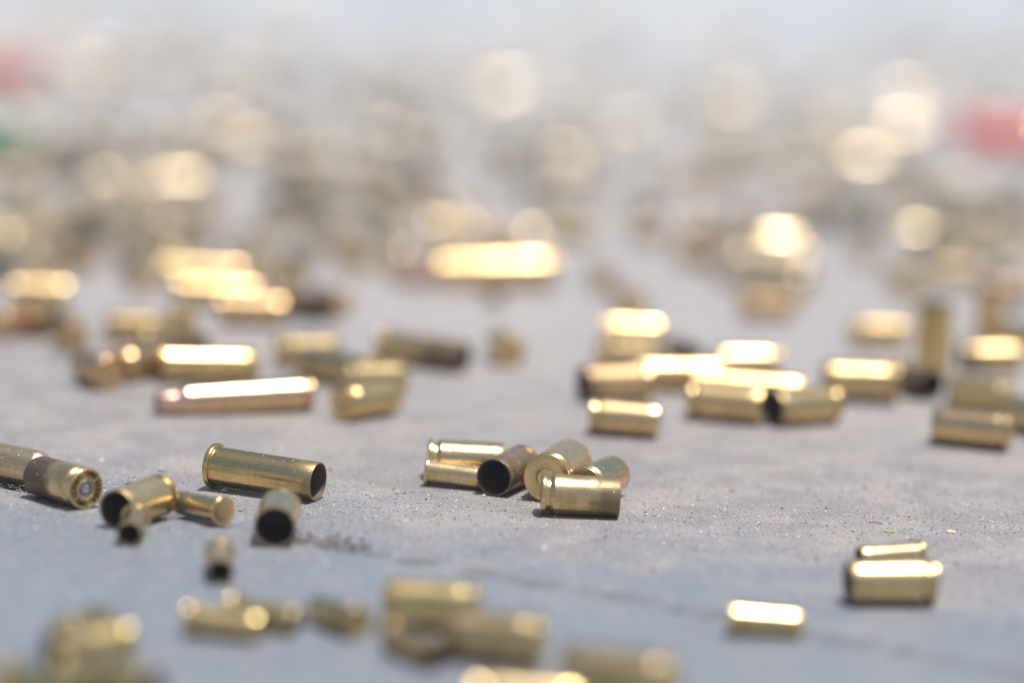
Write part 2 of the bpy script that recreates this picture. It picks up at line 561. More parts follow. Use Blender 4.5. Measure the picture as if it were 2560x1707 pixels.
# kind, x mm, y mm, heading of the mouth, tint, tarnish, soot, detail, standing, stamped, scale, label
CASINGS = [
    ('rifle', -128.1, 693.8, -27, 0.6, 0.5, 0.2, 2, 0, 0, 1, 'long brown tarnished rifle casing cut off by the left edge, neck pointing right'),
    ('pistol', -106.3, 667.7, 135, 0.35, 0.55, 1.0, 2, 0, 1, 1, 'dark stained pistol casing with lettered head and silver primer, at the left edge'),
    ('pistol', -85.5, 649.5, 245, 0.25, 0.3, 0.2, 2, 0, 0, 1, 'pistol casing whose black mouth opens behind a tiny casing'),
    ('rimfire', -84.6, 633.0, -88, 0.45, 0.35, 0.3, 2, 0, 0, 1, 'tiny casing facing the camera in front of a wide black mouth'),
    ('rimfire', -71.1, 654.7, 138, 0.4, 0.3, 0.6, 2, 0, 0, 1, 'small rimfire casing showing its plain flat pinkish gold head'),
    ('pistol', -52.2, 639.5, -89, 0.3, 0.12, 0.3, 2, 0, 0, 1, 'pistol casing with black mouth facing the camera, before the long revolver casing'),
    ('rimfire', -61.4, 601.8, -83, 0.4, 0.45, 0.5, 2, 0, 0, 1, 'lone tiny blurred casing with small black mouth, on the bare ground at front left'),
    ('special', -59.6, 686.0, -22, 0.3, 0.16, 0.38, 2, 0, 0, 1, 'long polished revolver casing with thick rim lying alone left of centre'),
    ('pistol', -10.8, 714.2, 4, 0.45, 0.1, 0.1, 2, 0, 0, 1, 'bright casing with deep groove at the back left of the centre cluster'),
    ('rimfire', -12.9, 703.1, -13, 0.35, 0.15, 0.2, 2, 0, 0, 1, 'thin rimfire casing lying along the left front of the centre cluster'),
    ('pistol', 0.5, 703.1, 248, 0.7, 0.7, 0.7, 2, 0, 0, 1, 'tarnished casing with large black mouth in the centre cluster'),
    ('fortyfive', 13.0, 700.4, 75, 0.4, 0.36, 0.2, 2, 0, 0, 1, 'fat casing showing its whole round head and primer in the centre cluster'),
    ('pistol', 22.9, 695.2, 66, 0.45, 0.35, 0.2, 2, 0, 0, 1, 'casing peeping out behind the right end of the centre cluster'),
    ('pistol', 18.1, 677.2, 1, 0.3, 0.45, 0.68, 2, 0, 0, 1, 'pistol casing lying crosswise in front of the centre cluster'),
    ('rimfire', 88.4, 633.4, 196, 0.45, 0.05, 0.1, 1, 0, 0, 1, 'thin bright casing behind the blown out casing at the lower right'),
    ('pistol', 84.5, 602.3, 188, 0.35, 0.05, 0.2, 1, 0, 0, 1, 'brilliant pistol casing with white highlight and dark left mouth at the lower right'),
    ('rimfire', 54.5, 570.7, 0, 0.25, 0.05, 0.1, 1, 0, 0, 1, 'small blurred bright casing alone on blue grey ground at the lower right'),
    ('rimfire', -55.4, 551.8, -10, 0.15, 0.3, 0.2, 1, 0, 0, 1, 'blurred olive gold casing at front left with a pale disc on its left end'),
    ('rimfire', -48.0, 559.1, -22, 0.2, 0.15, 0.2, 1, 0, 0, 1, 'faint thin casing touching the right end of the olive casing at front left'),
    ('rimfire', -33.0, 560.9, 128, 0.2, 0.2, 0.2, 1, 0, 0, 1, 'blurred casing showing its head, just left of the big front pair'),
    ('pistol', -13.9, 566.3, 171, 0.15, 0.45, 0.3, 1, 0, 0, 1, 'blurred olive casing, upper of the big front pair with one bright disc'),
    ('pistol', -0.7, 543.2, 169, 0.25, 0.6, 0.5, 1, 0, 0, 1, 'blurred dark casing, lower of the big front pair with one bright disc'),
    ('rimfire', -16.7, 540.8, -52, 0.45, 0.2, 0.5, 1, 0, 0, 1, 'small blurred casing below the big front pair'),
    ('forty', 22.9, 516.3, 163, 0.3, 0.3, 0.1, 1, 0, 0, 1, 'blurred gold casing at the bottom edge with a pale disc on its right end'),
    ('pistol', 5.0, 498.4, -3, 0.3, 0.05, 0.1, 1, 0, 0, 1, 'pale bright casing cut off by the bottom edge'),
    ('pistol', -78.1, 525.8, 223, 0.0, 0.6, 0.8, 1, 0, 0, 0.86, 'blurred casing with dark left mouth, topmost of the bottom left heap'),
    ('pistol', -80.6, 490.8, -30, 0.0, 0.5, 0.3, 1, 0, 0, 1, 'greenish blurred casing in the bottom left corner'),
    ('pistol', -70.8, 498.4, -28, 0.0, 0.5, 0.3, 1, 0, 0, 1, 'greenish blurred casing at the bottom edge, right side of the corner heap'),
    ('rimfire', -82.3, 545.4, 70, 0.0, 0.5, 0.3, 1, 0, 0, 1, 'pale casing half hidden behind the topmost casing of the bottom left heap'),
    ('rifle', -77.6, 791.0, 200, 0.85, 0.35, 0.2, 1, 0, 0, 1, 'long coppery rifle casing with pink neck pointing left, foremost of the left field'),
    ('pistol', -40.5, 791.3, 47, 0.3, 0.2, 0.1, 1, 0, 0, 1, 'pistol casing showing its head at left, just right of the long coppery rifle casing'),
    ('pistol', -40.6, 828.3, 28, 0.35, 0.2, 0.1, 1, 0, 0, 1, 'pistol casing with small discs right behind the one beside the coppery rifle casing'),
    ('pistol', -63.5, 871.4, 27, 0.3, 0.1, 0.1, 1, 0, 0, 1, 'cream topped casing lying behind a slanting casing left of centre'),
    ('special', -51.5, 841.4, 140, 0.25, 0.15, 0.2, 1, 0, 0, 1, 'slanting revolver casing with a white strip along its top left of centre'),
    ('special', -90.5, 837.9, 18, 0.2, 0.03, 0.1, 1, 0, 0, 1, 'revolver casing with glaring white top just behind the long coppery rifle casing'),
    ('pistol', -121.7, 823.5, 121, 0.8, 0.6, 0.5, 1, 0, 0, 1, 'coppery tarnished casing with orange head at the left'),
    ('pistol', -111.4, 837.5, 60, 0.6, 0.1, 0.2, 1, 0, 0, 1, 'deep gold casing against the left end of the white topped revolver casing'),
    ('pistol', -121.1, 902.9, 184, 0.35, 0.05, 0.1, 1, 0, 0, 1, 'pale cream topped casing above the deep gold one at left'),
    ('pistol', -108.0, 915.6, 100, 0.35, 0.1, 0.1, 1, 0, 0, 1, 'casing seen end on as a cream disc, right of the pale cream topped one'),
    ('pistol', -104.4, 870.0, -20, 0.5, 0.9, 0.9, 1, 0, 0, 1, 'blackened casing behind the white topped revolver casing'),
    ('pistol', -163.2, 968.9, 8, 0.5, 0.05, 0.1, 1, 0, 0, 1, 'glowing peach casing near the left edge'),
    ('pistol', -162.5, 904.4, 80, 0.8, 0.4, 0.4, 1, 0, 0, 1, 'coppery dark casing at the left edge below the glowing peach one'),
    ('pistol', -152.4, 909.9, 120, 0.8, 0.4, 0.4, 1, 0, 0, 1, 'coppery casing just below the glowing peach one'),
    ('pistol', -139.0, 886.5, 100, 0.75, 0.7, 0.5, 1, 0, 0, 1, 'dark brown casing between the coppery ones and the pale cream topped one'),
    ('special', -103.6, 984.3, 8, 0.45, 0.05, 0.1, 1, 0, 0, 1, 'bright bar shaped casing, upper of the stacked pair at left'),
    ('forty', -88.2, 947.0, 4, 0.65, 0.05, 0.1, 1, 0, 0, 1, 'orange gold casing, lower of the stacked pair at left'),
    ('special', -114.3, 1031.3, 6, 0.45, 0.08, 0.1, 1, 0, 0, 1, 'pale pinkish casing just above the stacked bright pair at left'),
    ('pistol', -71.4, 966.5, -30, 0.7, 1.0, 1.0, 1, 0, 0, 1, 'blackened casing right of the orange gold one'),
    ('pistol', -63.4, 976.9, 110, 0.7, 0.6, 0.4, 1, 0, 0, 1, 'pinkish grey casing right of the blackened one'),
    ('long_rifle', -13.6, 1062.5, 189, 0.5, 0.03, 0.05, 1, 0, 0, 1.12, 'long glowing rifle casing with pink neck in the middle distance at centre'),
    ('rimfire', -7.5, 1024.7, -80, 0.9, 0.1, 0.1, 1, 0, 0, 1, 'small coppery casing in front of the long glowing rifle casing'),
    ('special', -27.7, 878.7, -27, 0.25, 0.3, 0.85, 1, 0, 0, 1, 'olive revolver casing with blackened right mouth behind the centre cluster'),
    ('pistol', -2.1, 894.7, 100, 0.5, 0.2, 0.2, 1, 0, 0, 1, 'faint tan casing right of the olive one with blackened mouth'),
    ('pistol', 32.3, 780.6, -7, 0.6, 0.08, 0.1, 1, 0, 0, 1, 'clean coppery gold casing, nearest of the right field'),
    ('forty', 31.5, 835.3, 204, 0.55, 0.15, 0.5, 1, 0, 0, 1, 'pinkish casing with black left mouth behind the clean coppery gold one'),
    ('special', 50.3, 855.6, 184, 0.65, 0.1, 0.1, 1, 0, 0, 1, 'pale pink topped casing right of the pinkish one with black mouth'),
    ('pistol', 74.4, 885.7, 184, 0.6, 0.03, 0.1, 1, 0, 0, 1, 'peach white casing with a small disc on its right, back of the bright right cluster'),
    ('magnum', 70.7, 836.3, -3, 0.5, 0.02, 0.1, 1, 0, 0, 1, 'long blazing white casing across the middle of the right cluster'),
    ('forty', 62.6, 808.8, -15, 0.4, 0.12, 0.1, 1, 0, 0, 1, 'gold casing in front of the long blazing white one'),
    ('forty', 85.0, 809.2, 211, 0.3, 0.05, 0.4, 1, 0, 0, 1, 'casing with big black left mouth and pale green top in the right cluster'),
    ('fortyfive', 106.0, 851.2, 177, 0.4, 0.1, 0.1, 1, 0, 0, 1, 'fat casing with cream top and bright discs on its right end in the right cluster'),
    ('pistol', 124.2, 865.2, -60, 0.6, 0.9, 0.9, 1, 0, 0, 1, 'blackened casing touching the right of the fat cream topped one'),
    ('pistol', 39.9, 937.9, 3, 0.35, 0.03, 0.1, 1, 0, 0, 1, 'cream bar shaped casing alone behind the right cluster'),
    ('pistol', 36.7, 892.0, 20, 0.4, 0.5, 0.3, 1, 0, 0, 1, 'dull casing below the cream bar shaped one'),
    ('rimfire', 56.0, 915.5, -60, 0.4, 1.0, 1.0, 1, 0, 0, 1, 'small blackened casing right of the dull one'),
    ('pistol', 90.7, 1009.4, 18, 0.65, 0.05, 0.1, 1, 0, 0, 1, 'casing with one warm white glare alone at right of centre'),
    ('pistol', 124.5, 957.7, 14, 0.5, 0.08, 0.1, 1, 0, 0, 1, 'pale casing left of the casing standing on end'),
    ('fortyfive', 136.2, 908.1, 0, 0.2, 0.0, 0.1, 1, 1, 0, 1, 'gold casing standing upright at the right'),
    ('pistol', 165.9, 982.1, 0, 0.75, 0.4, 0.3, 1, 1, 0, 1, 'tan casing standing upright near the right edge, farther one'),
    ('pistol', 155.9, 915.5, 190, 0.4, 0.05, 0.6, 1, 0, 0, 1, 'white topped casing with black left mouth near the right edge'),
    ('pistol', 173.0, 963.1, -60, 0.3, 0.1, 0.2, 1, 0, 0, 1, 'pale yellow casing at the right edge behind the white topped one'),
    ('pistol', 142.0, 844.5, 160, 0.25, 0.45, 0.3, 1, 0, 0, 1, 'dull olive casing with a yellow disc behind the tan one at the right edge'),
    ('forty', 130.2, 785.4, 160, 0.6, 0.2, 0.1, 1, 0, 0, 1, 'tan casing showing its head at right, nearest the right edge'),
    ('pistol', 151.6, 809.3, 110, 0.2, 0.1, 0.1, 1, 0, 0, 1, 'yellow casing cut off by the right edge'),
    ('pistol', 153.3, 1081.4, 60, 0.3, 0.1, 0.2, 0, 0, 0, 1, 'far casing blurred into a muted gold disc right of the standing casing'),
    ('pistol', 187.5, 1076.2, 10, 0.5, 1.0, 0.2, 0, 0, 0, 1, 'far casing blurred into a blackened smear near the right edge'),
    ('pistol', 174.1, 1120.8, 15, 0.5, 0.6, 0.2, 0, 0, 0, 1, 'far casing blurred into a brown smear above the standing casings'),
    ('pistol', -210.6, 1157.1, 80, 0.7, 0.1, 0.2, 0, 0, 0, 1, 'far casing blurred into a orange disc cut by the left edge'),
    ('pistol', -153.0, 1108.2, 100, 0.4, 0.15, 0.2, 0, 0, 0, 1, 'far casing blurred into a lavender grey disc at left'),
    ('pistol', -141.4, 1127.2, 120, 0.35, 0.15, 0.2, 0, 0, 0, 1, 'far casing blurred into a tan ringed disc at left'),
    ('pistol', -131.2, 1210.3, 95, 0.3, 0.15, 0.2, 0, 0, 0, 1, 'far casing blurred into a silvery round disc at upper left'),
    ('pistol', -134.7, 1016.8, 100, 0.6, 0.15, 0.2, 0, 0, 0, 1, 'far casing blurred into a amber disc just above the stacked bright pair'),
    ('pistol', -164.9, 1058.7, 130, 0.45, 0.4, 0.2, 0, 0, 0, 1, 'far casing blurred into a dull brown disc at left'),
    ('pistol', -97.6, 1090.5, 85, 0.45, 0.1, 0.2, 0, 0, 0, 1, 'far casing blurred into a cream disc left of centre'),
    ('pistol', -160.2, 1334.1, 16, 0.35, 0.05, 0.2, 0, 0, 0, 1, 'far casing blurred into a cream patch at upper left'),
    ('special', -179.7, 1311.9, 1, 0.7, 0.05, 0.2, 0, 0, 0, 1, 'far casing blurred into a pale pink bar at upper left'),
    ('special', -187.6, 1190.6, -20, 0.2, 0.1, 0.2, 0, 0, 0, 1, 'far casing blurred into a pale lavender bar at upper left'),
    ('pistol', -234.4, 1319.9, 30, 0.65, 0.2, 0.2, 0, 0, 0, 1, 'far casing blurred into a amber patch near the left edge'),
    ('pistol', -127.7, 1127.7, 100, 0.7, 0.3, 0.2, 0, 0, 0, 1, 'far casing blurred into a coppery disc at left'),
    ('pistol', -55.0, 1244.4, 90, 0.1, 0.1, 0.2, 0, 0, 0, 1, 'far casing blurred into a mint disc left of centre'),
    ('pistol', -43.8, 1309.4, 100, 0.65, 0.1, 0.2, 0, 0, 0, 1, 'far casing blurred into a peach disc right of the mint one'),
    ('pistol', -76.8, 1423.9, 75, 0.55, 0.15, 0.2, 0, 0, 0, 1, 'far casing blurred into a tan disc above the mint one'),
    ('pistol', -73.5, 1648.9, 80, 0.45, 0.15, 0.2, 0, 0, 0, 1, 'far casing blurred into a tan disc at the upper middle'),
    ('pistol', -78.0, 1176.4, 100, 0.75, 0.3, 0.2, 0, 0, 0, 1, 'far casing blurred into a coppery disc left of centre'),
    ('pistol', -66.0, 1112.6, 85, 0.5, 0.1, 0.2, 0, 0, 0, 1, 'far casing blurred into a gold disc overlapping another left of centre'),
    ('pistol', -60.2, 1093.4, 100, 0.5, 0.1, 0.2, 0, 0, 0, 1, 'far casing blurred into a tan disc overlapping the gold one'),
    ('pistol', -31.5, 1198.5, 20, 0.6, 0.45, 0.2, 0, 0, 0, 1, 'far casing blurred into a brown gold smear at centre'),
    ('special', -6.6, 1180.6, -10, 0.6, 0.6, 0.2, 0, 0, 0, 1, 'far casing blurred into a brown smear above the glowing rifle casing'),
    ('pistol', -82.5, 1023.5, 110, 0.5, 0.3, 0.2, 0, 0, 0, 1, 'far casing blurred into a pinkish grey disc left of the glowing rifle casing'),
    ('pistol', -10.0, 1404.5, 70, 0.3, 0.1, 0.2, 0, 0, 0, 1, 'far casing blurred into a pale disc at upper centre'),
    ('pistol', 23.1, 1209.8, -12, 0.1, 0.1, 0.2, 0, 0, 0, 1, 'far casing blurred into a mint patch at centre'),
    ('pistol', 33.3, 1067.9, 95, 0.5, 0.15, 0.2, 0, 0, 0, 1, 'far casing blurred into a tan disc right of the glowing rifle casing'),
    ('pistol', 41.6, 1009.2, 100, 0.6, 0.2, 0.2, 0, 0, 0, 1, 'far casing blurred into a pinkish tan disc above the cream bar'),
    ('pistol', 57.6, 1217.0, 60, 0.6, 0.4, 0.2, 0, 0, 0, 1, 'far casing blurred into a brown patch right of centre'),
    ('special', 87.0, 1220.1, -25, 0.75, 0.1, 0.2, 0, 0, 0, 1, 'far casing blurred into a rose patch right of centre'),
    ('pistol', 74.7, 1150.1, 40, 0.6, 0.7, 0.2, 0, 0, 0, 1, 'far casing blurred into a dark smear under the rose patch'),
    ('pistol', 110.6, 1198.9, 5, 0.4, 0.05, 0.2, 0, 0, 0, 1, 'far casing blurred into a cream glare right of centre'),
    ('pistol', 109.2, 1150.3, -10, 0.55, 0.1, 0.2, 0, 0, 0, 1, 'far casing blurred into a tan smear under the cream glare'),
    ('pistol', 147.0, 1387.7, 40, 0.55, 0.15, 0.2, 0, 0, 0, 1, 'far casing blurred into a tan patch at upper right'),
    ('pistol', 144.5, 1179.7, 85, 0.45, 0.3, 0.2, 0, 0, 0, 1, 'far casing blurred into a ringed tan disc at right'),
    ('special', 184.0, 1240.8, -3, 0.2, 0.05, 0.2, 0, 0, 0, 1, 'far casing blurred into a pale cream bar at right'),
    ('pistol', 211.3, 1226.4, 20, 0.1, 0.1, 0.2, 0, 0, 0, 1, 'far casing blurred into a pale grey patch near the right edge'),
    ('forty', 191.3, 1577.3, 4, 0.5, 0.0, 0.2, 0, 0, 0, 1, 'far casing blurred into a brightest cream glare at upper right'),
    ('forty', 241.9, 1808.6, 3.5, 0.5, 0.0, 0.2, 0, 0, 0, 1, 'far casing blurred into a white cream glare at upper right'),
    ('forty', 277.3, 2083.3, 3, 0.7, 0.0, 0.2, 0, 0, 0, 1, 'far casing blurred into a peach glare topmost of the bright upper right heap'),
    ('pistol', 201.9, 1836.1, 12, 0.1, 0.05, 0.2, 0, 0, 0, 1, 'far casing blurred into a mint glare left of the bright upper right heap'),
    ('fortyfive', -13.9, 2005.7, 12, 0.15, 0.1, 0.2, 0, 0, 0, 1, 'far casing blurred into a large pale yellow disc at top centre'),
    ('forty', -304.4, 1995.5, 24, 0.5, 0.15, 0.2, 0, 0, 0, 1, 'far casing blurred into a large pale disc at top left'),
    ('pistol', -204.4, 2054.5, 20, 0.5, 0.3, 0.2, 0, 0, 0, 1, 'far casing blurred into a large tan patch at top left of centre'),
    ('pistol', -182.6, 1526.6, 60, 0.6, 0.1, 0.2, 0, 0, 0, 1, 'far casing blurred into a pale pink disc at upper left'),
    ('pistol', -171.7, 1627.5, 21, 0.35, 0.1, 0.2, 0, 0, 0, 1, 'far casing blurred into a pale yellow disc at upper left'),
    ('pistol', -146.0, 1543.4, 22, 0.35, 0.1, 0.2, 0, 0, 0, 1, 'far casing blurred into a pale yellow patch beside the yellow disc'),
    ('pistol', -251.4, 1470.2, 40, 0.5, 0.15, 0.2, 0, 0, 0, 1, 'far casing blurred into a tan disc near the left edge'),
    ('pistol', 61.4, 2180.0, 40, 0.3, 0.1, 0.2, 0, 0, 0, 1, 'far casing blurred into a large faint disc right of top centre'),
    ('pistol', 101.3, 2066.4, 40, 0.45, 0.1, 0.2, 0, 0, 0, 1, 'far casing blurred into a second large faint disc right of top centre'),
    ('pistol', 127.2, 1736.2, 20, 0.6, 0.1, 0.2, 0, 0, 0, 1, 'far casing blurred into a faint lavender patch at upper right'),
    ('pistol', 436.2, 3008.7, 30, 0.2, 0.05, 0.2, 0, 0, 0, 1, 'far casing blurred into a faint yellow patch at the top right'),
    ('pistol', 401.2, 2498.0, 30, 0.15, 0.1, 0.2, 0, 0, 0, 1, 'far casing blurred into a faint green patch at top right'),
    ('pistol', 30.7, 1448.7, 50, 0.45, 0.35, 0.2, 0, 0, 0, 1, 'far casing blurred into a tan smear at upper centre'),
    ('pistol', 68.2, 1442.4, 120, 0.5, 0.3, 0.2, 0, 0, 0, 1, 'far casing blurred into a soft tan smear right of upper centre'),
]
for kind, x, y, th, tint, tar, soot, detail, stand, stamp, scale, label in CASINGS:
    if detail == 0:
        o = link("spent_casing", single_mesh(kind))
        tag(o, label, "bullet casing", GROUP)
        wear(o, tint, tar, soot, min(0.12, 0.02 + 0.04 * max(0.0, y / 1000 - 0.9)) if tar > 0.02 else 0.0, min(0.8, 0.3 + 0.3 * max(0.0, y / 1000 - 0.9)))  # paling grows with distance, painting haze into the brass
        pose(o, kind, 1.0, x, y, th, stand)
        continue
    wall, head, prim, zc = casing_meshes(kind, scale, 72 if detail == 2 else 40)
    root = bpy.data.objects.new("spent_casing", None)
    root.empty_display_size = 0.005
    COL.objects.link(root)
    tag(root, label, "bullet casing", GROUP)
    pose(root, kind, scale, x, y, th, stand)
    w = link("case_wall", wall, root)
    grime = 0.11 * (math.sin(x * 12.9 + y * 7.3) * 0.5 + 0.5)
    if tar <= 0.05:
        grime = 0.02
    dust = 0.05 if y > 760 or y < 590 else (0.0 if kind == "special" else 0.10 + 1.2 * grime)
    ann = 1.0 if kind in ("rifle", "long_rifle") else 0.0
    wear(w, tint, tar, soot, grime, dust, ann)
    h = link("case_head", head, root)
    wear(h, tint, min(tar * 0.6, 0.5), 0.0, 0.03, dust * 0.7)
    if prim:
        p = link("primer", prim, root)
        if stamp:
            me = prim.copy()
            me.materials.clear()
            me.materials.append(PRIMER_SILVER)
            p.data = me
            headstamp(h, zc, -KINDS[kind]["L"] / 2 * MM, STAMP_SHADE)

